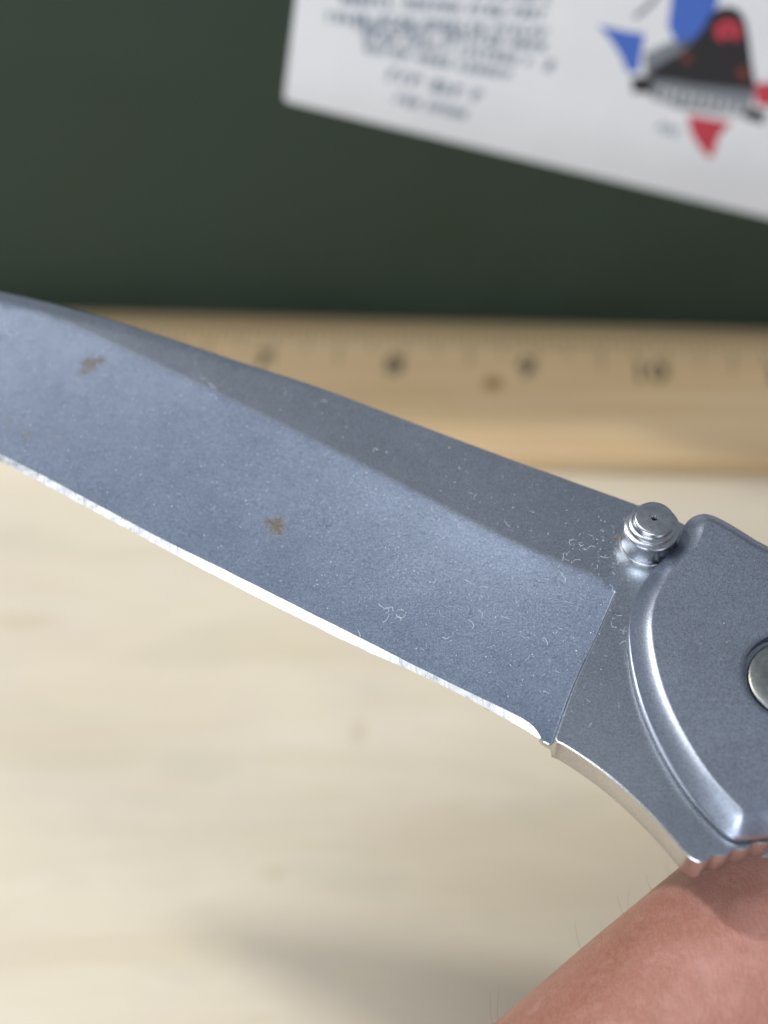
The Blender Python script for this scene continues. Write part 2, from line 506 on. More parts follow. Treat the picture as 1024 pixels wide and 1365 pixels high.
grind = [kz(x, y, 0) for x, y in ((-598, 329), (-480, 334), (-300, 350), (-120, 377), (-40, 392), (40, 407), (135, 448), (246, 501), (410, 579), (620, 688), (700, 727), (760, 752), (800, 768), (850, 788), (900, 808))]
swedge = [kz(x, y, 0) for x, y in ((-598, 328), (-480, 329), (-300, 346), (-120, 376), (-40, 394), (0, 403), (53, 415), (123, 431), (230, 461), (328, 490), (420, 516), (460, 527))]
plunge = [kz(x, y, 0) for x, y in ((846, 720), (832, 760), (822, 786), (812, 811), (792, 855), (768, 906), (751, 952), (741, 981), (734, 1004))]
ric = [kz(724, 987, -1.3), kz(731, 989, -1.1), kz(737, 988, -.4)] + [kz(x, y, 0) for x, y in ((743, 988), (750, 990), (781, 1010), (814, 1034), (848, 1064), (882, 1098), (902, 1121), (914, 1136), (923, 1145), (934, 1149))]
spine_r = resample(chaikin(spine, 2), mm(.45)); shoulder_r = resample(chaikin(shoulder, 1), mm(.45))
n_edge = len(shoulder_r)
ric_r = resample(chaikin(ric, 2), mm(.3))
# thumb grip notches along the heel
jimp_base0 = kz(934, 1149, 0); jimp = []
ja = kz(936, 1149, 0); jb = kz(1028, 1121, 0)
ju = (jb - ja) / np.linalg.norm(jb - ja); jn = np.array([-ju[1], ju[0]])
step = np.linalg.norm(kz(971, 1136) - kz(944, 1146)); pos = mm(.35); PROF = [(f_, .5 - .5 * math.cos(2 * math.pi * f_ ** .8)) for f_ in (0, .12, .25, .38, .5, .63, .75, .88)]
TOT = mm(20)
while pos < TOT:
    for f, h in PROF:
        jimp.append(ja + ju * (pos + f * step) + jn * mm(.30) * h)
    pos += step
jimp = resample(chaikin(jimp, 3), mm(.15))
far = jimp[-1] + np.array([mm(2), mm(6)])
tang = [far, far + np.array([mm(1), mm(10)]), np.array([mm(48), mm(76)]), np.array([mm(42), mm(81)])]
out_ccw = list(spine_r) + shoulder_r + ric_r + jimp + tang      # spine right->left, edge left->right
# remove near duplicates
def dedupe(P, e=mm(.05)):
    Q = [P[0]]
    for p in P[1:]:
        if np.linalg.norm(p - Q[-1]) > e: Q.append(p)
    return Q
out_ccw = dedupe(out_ccw)
grind_f = resample(chaikin(grind, 2), mm(1)); swedge_f = resample(chaikin(swedge, 1), mm(1))
sh_f = shoulder_r; sp_f = spine_r; pl_f = resample(chaikin(plunge, 2), mm(.6))
def smin(a, b, k): 
    h = np.clip(.5 + .5 * (b - a) / k, 0, 1)
    return b * (1 - h) + a * h - k * h * (1 - h)
def blade_depth(X):
    """how far below the flat the ground surface lies, in mm"""
    X = np.atleast_2d(X)
    dg, sg = dist_poly(X, grind_f); ds, _ = dist_poly(X, sh_f)
    below = sg < 0                                       # grind runs left to right: right-hand side is the edge side
    k = np.where(below, dg / np.maximum(dg + ds, 1e-9), 0)
    k = k * k / (k + .012) * 1.012
    bev = 1.4 * (.62 * (1 - (1 - np.minimum(k, 1)) ** 2) + .38 * k)      # hollow ground: steeper by the grind line
    dp, sp_ = dist_poly(X, pl_f)
    dpm = np.where(sp_ < 0, dp * 1000, 0)                # plunge runs top to bottom: tip side is the right-hand side
    bev = smin(bev, 10.0 * dpm, .08); bev = np.maximum(bev, 0)
    dw, sw = dist_poly(X, swedge_f); dsp, _ = dist_poly(X, sp_f)
    kw = np.where((sw > 0) & (X[:, 0] < swedge_f[-1][0]), dw / np.maximum(dw + dsp, 1e-9), 0)
    sd = .42 * np.clip((swedge_f[-1][0] - X[:, 0]) / mm(75), 0, 1) * kw
    return np.maximum(bev, 0) + sd
P_out = np.array(out_ccw)
def grid(P, step, x0=None, x1=None):
    lo, hi = P.min(0), P.max(0)
    gx = np.arange(lo[0], hi[0], step); gy = np.arange(lo[1], hi[1], step)
    X = np.stack(np.meshgrid(gx, gy), -1).reshape(-1, 2)
    X[:, 0] += (np.round((X[:, 1] - lo[1]) / step) % 2) * step / 2
    if x0 is not None: X = X[X[:, 0] > x0]
    if x1 is not None: X = X[X[:, 0] < x1]
    X = X[inside(X, P)]
    d, _ = dist_poly(X, P, True)
    return X[d > step * .55]
ex_pts = list(grid(P_out, mm(.75)))
dd, ss = dist_poly(np.array(ex_pts), pl_f); ex_pts = [p for p, d in zip(ex_pts, dd) if d > mm(1.3)]
pn = normals2d(pl_f, False)
for off in (-1.2, -.9, -.75, -.6, -.5, -.4, -.3, -.2, -.1, 0, .15, .4, .8, 1.2):
    q = np.array(resample(np.array(pl_f) + pn * mm(-off), mm(.35)))
    m = inside(q, P_out); d, _ = dist_poly(q, P_out, True); ex_pts += list(q[m & (d > mm(.1))])
for c_ in (grind_f,):
    dd, _ = dist_poly(np.array(ex_pts), c_); ex_pts = [p for p, d in zip(ex_pts, dd) if d > mm(.7)]
    cn = normals2d(c_, False)
    for off in (-.55, -.2, 0, .3, .6):
        q = np.array(resample(np.array(c_) + cn * mm(off), mm(.6)))
        m = inside(q, P_out); d, _ = dist_poly(q, P_out, True); d2, _ = dist_poly(q, pl_f); ex_pts += list(q[m & (d > mm(.3)) & (d2 > mm(1.3))])
dd, _ = dist_poly(np.array(ex_pts), swedge_f)
ex_pts = [p for p, d in zip(ex_pts, dd) if d > mm(.3)]
q = np.array(resample(swedge_f, mm(.5))); m = inside(q, P_out); d, _ = dist_poly(q, P_out, True); ex_pts += list(q[m & (d > mm(.1))])
V2, T = sheet(out_ccw, ex_pts)
dep = blade_depth(V2)
stain_pts = [(*kz(368, 700, -.9), KZ - mm(.9), mm(1.25), .9), (*kz(374, 708, -.9), KZ - mm(.9), mm(.6), 1.0), (*kz(357, 695, -.9), KZ - mm(.9), mm(.7), .6), (*kz(120, 486, -.4), KZ - mm(.4), mm(1.2), .8), (*kz(134, 481, -.4), KZ - mm(.4), mm(.8), .55), (*kz(110, 496, -.5), KZ - mm(.5), mm(.7), .5),
             (*kz(35, 578, -1), KZ - mm(1), mm(.9), .4), (*kz(12, 560, -1), KZ - mm(1), mm(.7), .35), (*kz(-2, 448, -.2), KZ - mm(.2), mm(.6), .6),
             (*kz(822, 717, 0), KZ, mm(.45), .8), (*kz(72, 580, -1), KZ - mm(1), mm(.5), .35)]
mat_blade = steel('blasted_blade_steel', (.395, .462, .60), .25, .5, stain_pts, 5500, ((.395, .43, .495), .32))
mat_scale = steel('blasted_handle_steel', (.36, .395, .475), .40, .6, (), 7000)
mat_bright = steel('worn_bright_steel', (.66, .68, .71), .24, .25)
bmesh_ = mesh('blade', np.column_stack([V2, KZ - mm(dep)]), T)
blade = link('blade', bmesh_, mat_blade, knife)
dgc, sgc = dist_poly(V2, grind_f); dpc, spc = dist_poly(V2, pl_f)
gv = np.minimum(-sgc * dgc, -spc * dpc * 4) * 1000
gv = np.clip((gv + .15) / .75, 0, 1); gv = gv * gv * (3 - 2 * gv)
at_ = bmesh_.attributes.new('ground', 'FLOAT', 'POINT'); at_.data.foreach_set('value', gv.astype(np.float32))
# lower side of the blade, mirrored
Vb = np.column_stack([V2, KZ - mm(TH) + mm(dep)])
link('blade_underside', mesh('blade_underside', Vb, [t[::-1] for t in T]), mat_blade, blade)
# walls of spine, choil, heel
loop = np.array(out_ccw); nl = len(loop); ldep = blade_depth(loop)
nrm = normals2d(loop)
d_sh, _ = dist_poly(loop, shoulder_r)
is_edge = d_sh < mm(.02)
rings = [(0, 0), (.05, -.03), (.11, -.09), (.14, -.2), (.14, None)]
W = []
for o, dz in rings[:4]:
    W.append(np.column_stack([loop + nrm * mm(o), KZ - mm(ldep) + mm(dz) + 2e-6]))
for o, dz in rings[3::-1]:
    W.append(np.column_stack([loop + nrm * mm(o), KZ - mm(TH) + mm(ldep) - mm(dz) - 2e-6]))
Vw = np.vstack(W); Fw = []
for i in range(nl):
    j = (i + 1) % nl
    if is_edge[i] and is_edge[j]: continue
    for r in range(len(W) - 1):
        Fw.append((r * nl + i, (r + 1) * nl + i, (r + 1) * nl + j, r * nl + j))
me = mesh('blade_rim', Vw, Fw)
bm = bmesh.new(); bm.from_mesh(me)
bmesh.ops.delete(bm, geom=[v for v in bm.verts if not v.link_faces], context='VERTS'); bm.to_mesh(me); bm.free()
mat_rim = steel('machined_rim_steel', (.60, .60, .60), .27, .25)
link('blade_rim', me, mat_rim, blade)
# sharpened edge
rj = random.Random(3)
er = resample(chaikin(edge, 1), mm(.12)); sr = resample(chaikin(shoulder, 1), mm(.12)); ne = min(len(er), len(sr)); ne = 900
def resn(P, n):
    P = np.array(P); L = np.concatenate([[0], np.cumsum(np.hypot(*np.diff(P, axis=0).T))]); t = np.linspace(0, L[-1], n)
    return np.stack([np.interp(t, L, P[:, k]) for k in (0, 1)], 1)
er = resn(er, ne); sr = resn(sr, ne)
jit = np.array([rj.gauss(0, 1) for _ in range(ne)]); jit = np.convolve(jit, np.ones(5) / 5, 'same')
nick = np.zeros(ne)
for _ in range(26):
    c = rj.randrange(ne); 
    for k in range(-3, 4):
        if 0 <= c + k < ne: nick[c + k] += rj.uniform(.03, .09) * (1 - abs(k) / 4)
jit2 = np.array([rj.gauss(0, 1) for _ in range(ne)]); jit2 = np.convolve(jit2, np.ones(9) / 9, 'same')
per = (sr - er) / np.maximum(np.hypot(*(sr - er).T)[:, None], 1e-9)
sm_ = lambda a, w: np.convolve(a, np.hanning(w) / np.hanning(w).sum(), 'same')
er2 = er + per * mm(.035 * sm_(jit, 9) + .35 * nick)[:, None]
sr2 = sr + per * mm(.05 * sm_(jit2, 31))[:, None] + per * mm(.02)
zs = sm_(np.pad(KZ - mm(blade_depth(sr2)), 20, 'edge'), 21)[20:-20] + mm(.012)
za = zs - .27 * sm_(np.pad(np.hypot(*(er - sr).T), 20, 'edge'), 31)[20:-20]
mid = (er2 + sr2) / 2; 
Ve = np.vstack([np.column_stack([sr2, zs]), np.column_stack([er2, za]), np.column_stack([sr2, 2 * (KZ - mm(1.8)) - zs]), np.column_stack([er2, za])])
Fe = []
for i in range(ne - 1):
    Fe += [(i, ne + i, ne + i + 1, i + 1), (3 * ne + i, 2 * ne + i, 2 * ne + i + 1, 3 * ne + i + 1)]
ke = M('sharpened_edge_steel'); ce = ke.co()
ang = math.atan2(er[400][1] - er[300][1], er[400][0] - er[300][0])
sc1 = ke.noise(ke.mapping(ce, (5200, 500, 500), (0, 0, -ang)), 1.0, 4, .7)
sc2 = ke.noise(ke.mapping(ce, (900, 900, 900)), 1.0, 3, .6)
ke.base(ke.ramp(sc1, [(.32, (.55, .60, .68)), (.5, (.86, .88, .90)), (.7, (.95, .95, .95))]), ke.rng(sc2, .3, .7, .24, .34), 1.0)
ke.bump(sc1, .25, .00003)
link('cutting_edge', mesh('cutting_edge', Ve, Fe, True), ke.m, blade)

# ---- handle
o_px = [(1024, 1118, .15), (1000, 1121.5, .15), (985, 1123, .15), (975, 1121, .15), (966, 1115, .15), (949, 1098, .15), (922, 1068, .15), (895, 1028, .15), (871, 984, .15), (853, 940, .15), (843, 900, .15),
        (838, 865, .15), (838, 835, .3), (845, 805, .6), (855, 783, 1.0), (866, 765, 1.2), (880, 747, 1.5), (895, 733, 1.7), (905, 722, 1.8), (910, 710, 1.9), (912, 699, 2.0),
        (919, 687, 2.0), (931, 680, 2.0), (945, 678.5, 2.0), (960, 684, 2.0), (985, 698, 2.0), (1024, 723, 2.0)]
H1 = [kz(*p) for p in o_px]
H2 = [np.array(p) * .001 for p in ((48, 79.9), (65, 71.8), (90, 60), (110, 51), (128, 41.5), (136, 34), (138.5, 25), (136, 16), (130, 12), (118, 12.5), (98, 20), (80, 30), (66, 40.5), (55, 49.5), (45, 53.4))]
hand_out = (H1 + H2)[::-1]                    # ccw
hand_out = resample(chaikin(hand_out, 2, True), mm(.35), True)
HO = np.array(hand_out)
SCZ = 2.8; SC = kz(1058, 901, SCZ); SR = mm(4.7)
hole = [SC + SR * np.array([math.cos(t), math.sin(t)]) for t in np.linspace(0, 2 * math.pi, 73)[:-1]]
P_IN = [0, .12, .3, .5, .75, 1.0, 1.3, 1.55, 1.75, 1.87, 1.95, 2.03, 2.12, 2.4, 2.7]
WALL = 1.15
def hprof(d):                                 # height over the blade at distance d (mm) from the outline
    t = np.clip(d / 1.95, 0, 1)
    return WALL + (SCZ - WALL) * np.sin(t * math.radians(76)) / math.sin(math.radians(76))
hn = normals2d(hand_out)
ex2 = []
for d in P_IN[1:]:
    q = HO - hn * mm(d); dq, _ = dist_poly(q, HO, True)
    ex2 += list(q[(dq > mm(d) * .985) & inside(q, HO)])
g = grid(HO, mm(1.2)); dq, _ = dist_poly(g, HO, True); dh = np.hypot(*(g - SC).T)
ex2 += list(g[(dq > mm(3.0)) & (dh > SR + mm(.8))])
for rr_ in (.1, .22, .5):
    ex2 += [SC + (SR + mm(rr_)) * np.array([math.cos(t), math.sin(t)]) for t in np.linspace(0, 2 * math.pi, 73)[:-1]]
Vh, Th = sheet(hand_out, ex2, [hole])
dq, _ = dist_poly(Vh, HO, True); zh = hprof(dq * 1000)
dh = (np.hypot(*(Vh - SC).T) - SR) * 1000
zh = zh - .16 * np.clip(1 - dh / .24, 0, 1) ** 1.0
def scale_part(name, up):
    s = 1 if up else -1
    z0 = KZ if up else KZ - mm(TH)
    V3 = np.column_stack([Vh, z0 + s * mm(zh)])
    o = link(name, mesh(name, V3, Th if up else [t[::-1] for t in Th]), mat_scale, knife)
    n = len(hand_out)
    Wv = np.vstack([np.column_stack([HO, np.full(n, z0 + s * mm(WALL + .004))]), np.column_stack([HO + hn * mm(.05), np.full(n, z0 + s * mm(WALL * .8))]), np.column_stack([HO + hn * mm(.10), np.full(n, z0 + s * mm(.36))]), np.column_stack([HO, np.full(n, z0 + s * mm(.28))]), np.column_stack([HO - hn * mm(1.2), np.full(n, z0 + s * mm(.24))])])
    Fw = []
    for i in range(n):
        j = (i + 1) % n
        for r in range(4):
            f = (r * n + i, (r + 1) * n + i, (r + 1) * n + j, r * n + j)
            Fw.append(f if up else f[::-1])
    link('scale_rim', mesh('scale_rim', Wv, Fw), mat_wall, o)
    return o
mat_wall = steel('brushed_scale_rim', (.52, .54, .58), .28, .25)
top = scale_part('handle_scale', True)
bot = scale_part('handle_scale', False)
tag(top, 'upper handle scale with rounded edge and pivot recess')
# backspacer that fills the handle behind the blade
bs = [np.array(p) * .001 for p in ((60, 71.5), (90, 57.5), (110, 48.5), (126, 39.5), (134, 31), (135.5, 24), (133, 17), (128, 15), (122, 17), (127, 24), (122, 33), (106, 43), (86, 52.5), (58, 66))]
nb = len(bs)
V = [(*p, KZ - mm(.0) + mm(.1)) for p in bs] + [(*p, KZ - mm(TH) - mm(.1)) for p in bs]
me = mesh('backspacer', V, [tuple(range(nb)), tuple(range(nb, 2 * nb))[::-1]] + [(i, nb + i, nb + (i + 1) % nb, (i + 1) % nb) for i in range(nb)], False)
bm = bmesh.new(); bm.from_mesh(me); bmesh.ops.recalc_face_normals(bm, faces=bm.faces); bm.to_mesh(me); bm.free()
link('backspacer', me, mat_scale, knife)

def lathe(name, prof_, center, z0, mat, parent, n=64):
    V = []; Fs = []
    for r, z in prof_:
        for k in range(n):
            t = 2 * math.pi * k / n
            V.append((center[0] + mm(r) * math.cos(t), center[1] + mm(r) * math.sin(t), z0 + mm(z)))
    for i in range(len(prof_) - 1):
        for k in range(n):
            j = (k + 1) % n
            Fs.append((i * n + k, i * n + j, (i + 1) * n + j, (i + 1) * n + k))
    me = mesh(name, V, Fs)
    if prof_[-1][0] < .01 or True:
        bm = bmesh.new(); bm.from_mesh(me); bm.verts.ensure_lookup_table()
        bm.faces.new([bm.verts[(len(prof_) - 1) * n + k] for k in range(n)])
        bm.normal_update()
        for e in bm.edges:
            if len(e.link_faces) == 2 and e.calc_face_angle(0) > math.radians(38): e.smooth = False
        bm.to_mesh(me); bm.free()
    return link(name, me, mat, parent)
def turned(name, c, rough, center, scale):
    k = M(name); co = k.co()
    mp = k.mapping(co, (1, 1, 0), (0, 0, 0), (-center[0], -center[1], 0))
    ln = k.n('ShaderNodeVectorMath', operation='LENGTH'); k.l(mp, ln.inputs[0])
    cb = k.n('ShaderNodeCombineXYZ'); k.l(ln.outputs['Value'], cb.inputs[0])
    g = k.noise(cb.outputs[0], scale, 3, .6); b = k.noise(co, 1500, 4, .6)
    k.base(k.mix(1.0, c, k.rng(k.mathn('ADD', g, b), .7, 1.3, .78, 1.12), 'MULTIPLY'), k.rng(b, .3, .7, rough - .03, rough + .03), 1.0)
    k.bump(g, .25, .00003)
    return k.m
# thumb stud
ST = kz(864, 723, 0)
stud = lathe('thumb_stud', [(2.6, -.3), (2.98, -.02), (2.98, .12), (2.86, .2), (2.84, .8), (2.76, 2.5), (2.82, 2.62), (2.86, 2.8), (2.80, 3.0), (2.62, 3.1), (2.42, 3.14), (2.36, 3.22), (2.38, 3.34),
                            (2.44, 3.46), (2.42, 3.6), (2.30, 3.68), (2.12, 3.72), (2.06, 3.8), (2.08, 4.2), (2.04, 4.42), (1.9, 4.54), (1.78, 4.57), (.34, 4.53), (.28, 4.45), (.26, 3.2)],
             ST, KZ, turned('turned_stud_steel', (.52, .535, .56), .26, ST, 5200), knife)
# pivot screw
mat_screw = turned('pivot_screw_steel', (.30, .315, .31), .36, SC, 1800)
screw = lathe('pivot_screw', [(4.2, 1.3), (4.2, 1.95), (4.1, 2.08), (3.9, 2.14), (3.2, 2.20), (2.4, 2.24), (1.9, 2.25), (1.8, 2.2), (1.75, 1.8)], SC, KZ, mat_screw, knife)
lathe('pivot_recess', [(4.7, SCZ - .16), (4.7, 1.5), (4.62, 1.45), (4.1, 1.45)], SC, KZ, mat_scale, top)
for q, r in (((82, 55), 2.6), ((120, 24), 2.6)):
    c = np.array(q) * .001
    lathe('handle_screw', [(r, SCZ - .05), (r, SCZ + .25), (r - .3, SCZ + .45), (1.1, SCZ + .5), (1.0, SCZ + .1)], c, KZ, mat_screw, knife, 32)

# ------------------------------------------------------------------ hand holding the knife
mat_skin = skin()
bm = bmesh.new()
def blob(a, ra, b, rb):
    t = bmesh.new()
    for p, r in ((a, ra), (b, rb)):
        bmesh.ops.create_uvsphere(t, u_segments=20, v_segments=12, radius=r * .001, matrix=Matrix.Translation(Vector(p) * .001))
    r_ = bmesh.ops.convex_hull(t, input=t.verts)
    bmesh.ops.delete(t, geom=[v for v in t.verts if not v.link_faces], context='VERTS')
    bmesh.ops.recalc_face_normals(t, faces=t.faces)
    me = bpy.data.meshes.new('x'); t.to_mesh(me); t.free(); bm.from_mesh(me); bpy.data.meshes.remove(me)
def chain(P):
    for i in range(len(P) - 1): blob(P[i][:3], P[i][3], P[i + 1][:3], P[i + 1][3])
ah = np.array([.72, .69])
def al(p, s, z): return (p[0] + ah[0] * s, p[1] + ah[1] * s, z)
mcp = dict(pinky=((47, 53), 30, 10.5, 9.0), ring=((61, 41), 40, 12, 9.8), middle=((76, 28.5), 46, 12.5, 10.2), index=((91, 16), 47, 12.5, 10.2))
tips = {}
chain([(43.3, 51.3, 81.5, 13.8), (30, 39.2, 79, 15.5), (15.5, 25.5, 75.5, 17.5), (-2, 6, 71, 18.5), (-15, -13, 68, 19)])      # heel of the palm, little-finger side
for n_, (p, s, r0, r1) in mcp.items():
    zc = 82
    M0 = (p[0], p[1], zc, r0)
    chain([(2 + (p[0] - 47) * .35, -2 + (p[1] - 53) * .55, 68, 17), (p[0] - 9, p[1] - 9, 79, r0 + 2), M0])
    pip = al(p, s, 86.5); dip = al(p, s - 2, 86.5 + s * .30 + 10); tip = al(p, s - 16 - s * .12, KZ * 1000 + SCZ + r1 * .78 + .5)
    chain([M0, (*pip, r1 * .95), (*dip, r1 * .86), (*tip, r1 * .74)])
    tips[n_] = (np.array(dip), np.array(tip), r1 * .74)
order = list(mcp)
for a, b in zip(order[:-1], order[1:]):
    pa, pb = mcp[a][0], mcp[b][0]; blob((*pa, 80), 11, (*pb, 80), 11)
    blob((pa[0] - 16, pa[1] - 16, 76), 15, (pb[0] - 16, pb[1] - 16, 75), 15)
chain([(8, -22, 68, 17), (32, -22, 74, 18), (60, -9, 86, 14), (84, 12, 106, 10.5), (92, 34, KZ * 1000 + SCZ + 8.3, 8.4)])  # thumb
tips['thumb'] = (np.array((84, 12, 106.)), np.array((92, 34, KZ * 1000 + SCZ + 8.3)), 8.4)
chain([(20, -8, 72, 17), (45, 6, 76, 16), (70, 10, 78, 14)])
chain([(-10, -12, 68, 19), (-26, -36, 64, 21), (-70, -100, 58, 27), (-115, -165, 52, 32)])
chain([(8, -26, 67, 18), (-8, -48, 63, 20), (-50, -110, 57, 27), (-95, -175, 52, 32)])
me = from_bm('hand', bm)
tmp = bpy.data.objects.new('tmp_hand', me); col.objects.link(tmp)
md = tmp.modifiers.new('r', 'REMESH'); md.mode = 'VOXEL'; md.voxel_size = .0011; md.use_smooth_shade = True
md = tmp.modifiers.new('s', 'SMOOTH'); md.factor = .5; md.iterations = 14
dg = bpy.context.evaluated_depsgraph_get(); dg.update()
hm = bpy.data.meshes.new_from_object(tmp.evaluated_get(dg)); hm.name = 'hand'
bpy.data.objects.remove(tmp)
hm.polygons.foreach_set('use_smooth', [True] * len(hm.polygons))
hm.materials.clear()
hand = link('hand', hm, mat_skin)
tag(hand, 'bare hand cradling the knife handle from below with palm upward', 'hand')
mat_nail = plain('finger_nail', (.66, .42, .36), .3)
for n_, (d, t, r) in tips.items():
    ax = (t - d) / np.linalg.norm(t - d); up = np.array([0, 0, 1.0]); up = up - ax * (up @ ax); up /= np.linalg.norm(up); sd = np.cross(ax, up)
    V = []; Fs = []; nu, nv = 6, 7
    for i in range(nu):
        for j in range(nv):
            s = -.55 * r + i / (nu - 1) * 1.35 * r; th = (j / (nv - 1) - .5) * 1.7 * (1 - .25 * abs(i / (nu - 1) * 2 - 1) ** 3)
            rr_ = r * 1.0 - max(0, s - .5 * r) * .25
            V.append(tuple((t + ax * s + (up * math.cos(th) + sd * math.sin(th)) * rr_) * .001))
    for i in range(nu - 1):
        for j in range(nv - 1): Fs.append((i * nv + j, i * nv + j + 1, (i + 1) * nv + j + 1, (i + 1) * nv + j))
    o = link('fingernail', mesh('fingernail', V, Fs), mat_nail, hand)
    sm = o.modifiers.new('t', 'SOLIDIFY'); sm.thickness = .0005; sm.offset = 0
# fine hairs along the side of the hand
def tube_set(name, curves, rad, mat, sides=4):
    V = []; Fs = []
    for C, r0 in curves:
        C = [Vector(c) for c in C]; b = len(V); m = len(C)
        for i, c in enumerate(C):
            d = (C[min(i + 1, m - 1)] - C[max(i - 1, 0)]).normalized()
            x = d.cross(Vector((0, 0, 1)))
            if x.length < 1e-6: x = Vector((1, 0, 0))
            x.normalize(); y = d.cross(x)
            r = r0 * rad * (1 - .6 * (i / (m - 1)) ** 2)
            for k in range(sides):
                t = 2 * math.pi * k / sides; V.append(tuple(c + (x * math.cos(t) + y * math.sin(t)) * r))
        for i in range(m - 1):
            for k in range(sides):
                j = (k + 1) % sides; Fs.append((b + i * sides + k, b + i * sides + j, b + (i + 1) * sides + j, b + (i + 1) * sides + k))
    return link(name, mesh(name, V, Fs), mat)
from mathutils.bvhtree import BVHTree
bvh = BVHTree.FromPolygons([v.co.copy() for v in hm.vertices], [tuple(p.vertices) for p in hm.polygons])
rh = random.Random(8); hairs = []
for i in range(15):
    s = rh.random(); base = Vector((.012, .046, .070)).lerp(Vector((.038, .066, .074)), s) + Vector((rh.uniform(-.004, .004), rh.uniform(-.004, .004), rh.uniform(-.004, .018)))
    loc, nn, _, _ = bvh.find_nearest(base)
    d = (nn + Vector((.5, .6, .15)) * rh.uniform(.5, 1.0) + Vector((rh.uniform(-.3, .3), rh.uniform(-.3, .3), rh.uniform(-.2, .4)))).normalized()
    L = rh.uniform(.0015, .0035); c = []
    for k in range(7):
        t = k / 6; c.append(loc + d * L * t + Vector((.35, .3, -.3)) * L * .5 * t * t)
    hairs.append((c, rh.uniform(.7, 1.2)))
hh = tube_set('hair', hairs, .000011, plain('arm_hair', (.14, .09, .06), .5))
hh.parent = hand; tag(hh, kind='stuff')

# ------------------------------------------------------------------ lint and dust on the blade
mat_lint = plain('white_lint', (.80, .84, .88), .8)
mat_dark = plain('dark_lint_and_line', (.03, .035, .05), .8)
mat_yel = plain('yellow_crumb', (.62, .62, .10), .7)
rl = random.Random(21)
bvb = BVHTree.FromPolygons([tuple(v) for v in np.column_stack([V2, KZ - mm(dep)])], [tuple(t) for t in T])
def z_at(x, y):
    h = bvb.ray_cast(Vector((x, y, KZ + .01)), Vector((0, 0, -1)))[0]
    return h.z if h else KZ - mm(.5)
def pick(n, x0, x1, y0, y1, poly, dz, margin):
    X = np.array([(rl.uniform(x0, x1), rl.uniform(y0, y1)) for _ in range(n)])
    W_ = np.array([kz(x, y, dz) for x, y in X]); k = inside(W_, poly)
    X, W_ = X[k], W_[k]; d, _ = dist_poly(W_, poly, True)
    return X[d > mm(margin)], W_[d > mm(margin)]
def surf(px, py):
    h = bvb.ray_cast(Vector((0, 0, CAM_H)), Vector(ray(px, py)).normalized())[0]
    if h is None: p = kz(px, py); return p, KZ - 1
    return np.array([h.x, h.y]), h.z
def fibre(px, py, L, curl, ang=None, lift=.06, r=1.0):
    p, z = surf(px, py); a = rl.uniform(0, 6.28) if ang is None else ang
    n_ = 9; C = []; x, y = p; da = curl / (n_ - 1); ph = rl.uniform(0, 3)
    for i in range(n_):
        C.append((x, y, z_at(x, y) + mm(.03 + lift * (1 + math.sin(ph + i * .7)) * .5)))
        x += math.cos(a) * mm(L) / (n_ - 1); y += math.sin(a) * mm(L) / (n_ - 1); a += da + rl.uniform(-.25, .25)
    return (C, r)
white = []; dark = []
# named ones from the photograph
for (x, y, L, cu, a) in ((583, 722, 1.7, .1, .55), (598, 716, .6, .3, .5), (630, 659, .5, 2, None), (636, 660, .4, 2.5, None), (612, 622, .5, 1, None), (504, 600, .6, 1, None), (516, 602, .4, 3, None),
                        (435, 536, .8, .5, None), (620, 773, 1.2, .4, -.7), (650, 784, .9, .8, None), (578, 778, .7, .6, .8), (750, 748, 1.0, .5, 1.2), (754, 776, 1.5, 1.2, 1.45), (755, 741, .7, .3, 1.0),
                        (688, 800, .6, 2, None), (642, 825, 1.2, 2.2, 1.2), (630, 838, 1.2, 1.8, .9), (505, 805, 1.4, 2.0, -1.2), (510, 830, 1.3, 2.2, .3), (528, 820, 1.3, 2.4, -.9), (534, 828, 1.1, 3.0, 1.1),
                        (524, 812, 1.2, 2.6, 2.0), (514, 818, 1.0, 3.0, .2), (538, 815, .9, 2.5, 2.3), (480, 850, .9, 1.5, 1.4), (590, 850, .8, 2, None), (8, 440, 1.8, 1.5, -1.2), (3, 432, 1.4, 1.4, -.4),
                        (278, 510, 1.1, .5, -.8), (281, 516, .8, .3, -.5), (382, 522, .7, 1, None), (66, 488, .4, 1, None), (612, 700, .7, 2, None), (240, 660, .4, .3, None), (730, 860, 1.0, 1.2, 1.4), (700, 880, .7, 2, None),
                        (774, 747, 1.2, 1.4, 2.8), (800, 742, 1.3, .8, -.3), (793, 730, 1.0, 2, 2.4), (790, 715, .5, 1, None), (772, 725, .7, 2.2, None), (760, 720, .8, 2.0, None)):
    white.append(fibre(x, y, L, cu, a, r=rl.uniform(.8, 1.4)))
X, _w = pick(650, 0, 830, 395, 985, P_out, -.3, 1.2)           # fine fluff, thicker towards the thumb stud
for x, y in X:
    if rl.random() > .25 + .75 * (x / 830) ** 1.6: continue
    white.append(fibre(x, y, rl.choice((.1, .15, .2, .3, .5, .8)) * rl.uniform(.7, 1.3), rl.gauss(0, 1.1), None, .04, rl.uniform(.35, .9)))
for _ in range(60):                           # fluff round the foot of the stud and beside the handle
    x = rl.gauss(812, 32); y = rl.gauss(742, 26)
    p = kz(x, y)
    if not inside(p[None], P_out)[0] or dist_poly(p[None], P_out, True)[0][0] < mm(1) or np.linalg.norm(p - ST) < mm(3.2): continue
    white.append(fibre(x, y, rl.uniform(.1, .55), rl.uniform(-2, 2), None, .1, rl.uniform(.4, 1.1)))
for (x, y) in ((864, 752), (858, 755), (868, 748), (860, 747), (855, 751), (866, 756)):
    white.append(fibre(x, y, rl.uniform(.7, 1.3), rl.uniform(-2, 2), rl.uniform(.9, 2.2), .9, 1.1))
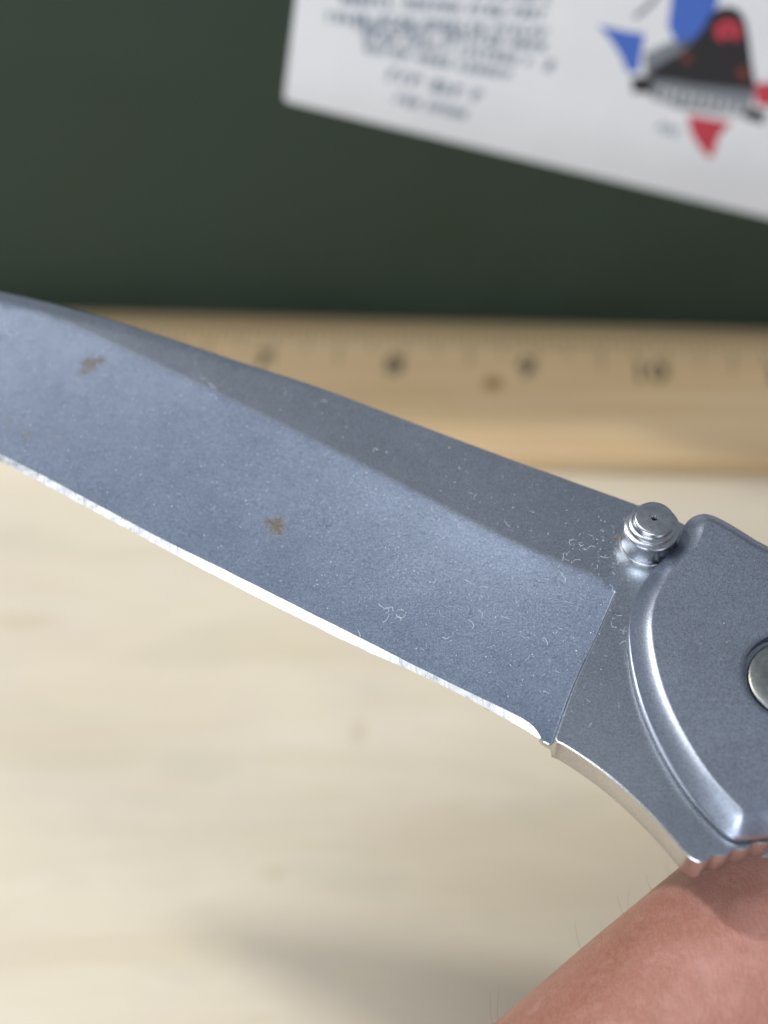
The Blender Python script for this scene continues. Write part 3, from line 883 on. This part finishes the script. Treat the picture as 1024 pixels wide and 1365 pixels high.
for (x, y) in ((829, 822), (826, 840), (832, 846), (822, 838), (834, 856)):
    white.append(fibre(x, y, rl.uniform(.4, 1.1), rl.uniform(-2, 2), None, .2, .8))
for (x, y, L, cu) in ((430, 700, 1.0, 1), (436, 698, .9, 2), (442, 702, .8, 2.5), (424, 696, .8, 1), (712, 774, 1.3, .6), (718, 770, 1.1, 2.6), (714, 780, .7, 2), (626, 818, 1.1, 1.5), (404, 667, .25, .2), (466, 632, .25, .4),
                      (838, 808, 1.0, 2), (826, 818, .9, 1.5), (764, 860, .6, 1), (780, 870, .5, .6), (690, 905, .6, 2), (590, 880, .5, 1), (660, 870, .5, 1), (490, 774, .3, 0), (760, 836, .6, 2), (870, 756, .8, 2), (842, 750, .9, 1.5), (835, 757, .8, 2)):
    dark.append(fibre(x, y, L, cu, None, r=rl.uniform(.6, 1.0)))
g_l = [kz(x, y, -.1) for x, y in ((806, 824), (792, 855), (768, 906), (751, 952), (743, 974))]
g_l = resample(chaikin(g_l, 2), mm(.5))
for a_ in range(0, len(g_l) - 4, 5):          # dark line along the plunge step, in broken lengths
    dark.append(([(p[0] - mm(.05), p[1], KZ - mm(.05)) for p in g_l[a_:a_ + 6]], 2.0 * rl.uniform(.7, 1.3) * (.5 + .5 * a_ / len(g_l))))
for (x, y) in ((560, 893), (566, 899), (645, 940), (530, 872)):     # hairs caught on the edge
    p = kz(x, y, -1.8); C = []; a = rl.uniform(-1.6, -.6)
    px_, py_ = p; z = KZ - mm(1.7)
    for i in range(10):
        C.append((px_, py_, z)); px_ += math.cos(a) * mm(.17); py_ += math.sin(a) * mm(.17); a += .32; z -= mm(.01)
    dark.append((C, .6))
o = tube_set('lint', white, .000020, mat_lint); tag(o, 'fine white lint fibres scattered over the knife blade', 'lint', kind='stuff')
o = tube_set('dark_lint_and_line', dark, .000017, mat_dark); tag(o, 'few dark curled fibres and a dark plunge line on the knife blade', 'lint', kind='stuff')
def specks(name, mat, items, label):
    bm = bmesh.new()
    for x, y, z, r in items:
        bmesh.ops.create_icosphere(bm, subdivisions=1, radius=r, matrix=Matrix.Translation((x, y, z)) @ Matrix.Rotation(rl.random() * 3, 4, 'Z') @ Matrix.Diagonal((rl.uniform(.6, 1.5), rl.uniform(.6, 1.2), .6, 1)))
    o = link(name, from_bm(name, bm), mat); tag(o, label, 'dust', kind='stuff')
it = []
for x, y in pick(1700, 0, 830, 395, 985, P_out, -.3, .8)[0]:
    p, z = surf(x, y)
    if z > 0: it.append((p[0], p[1], z + mm(.01), mm(rl.choice((.018, .022, .028, .035, .05)))))
for p in pick(140, 850, 1024, 720, 1080, HO, SCZ, 3)[1]:
    if np.linalg.norm(p - SC) > SR + mm(.4):
        it.append((p[0], p[1], KZ + mm(SCZ + .005), mm(rl.choice((.018, .022, .03, .04)))))
specks('dust', mat_lint, it, 'pale dust specks scattered over blade and handle of the knife')
yl = [(*kz(1002, 904, 2.4), KZ + mm(2.3), mm(.12)), (*kz(845, 838, .6), KZ + mm(.5), mm(.09)), (*kz(845, 846, .5), KZ + mm(.4), mm(.06))]
specks('crumbs', mat_yel, yl, 'tiny yellow crumbs caught at the handle rim and pivot')
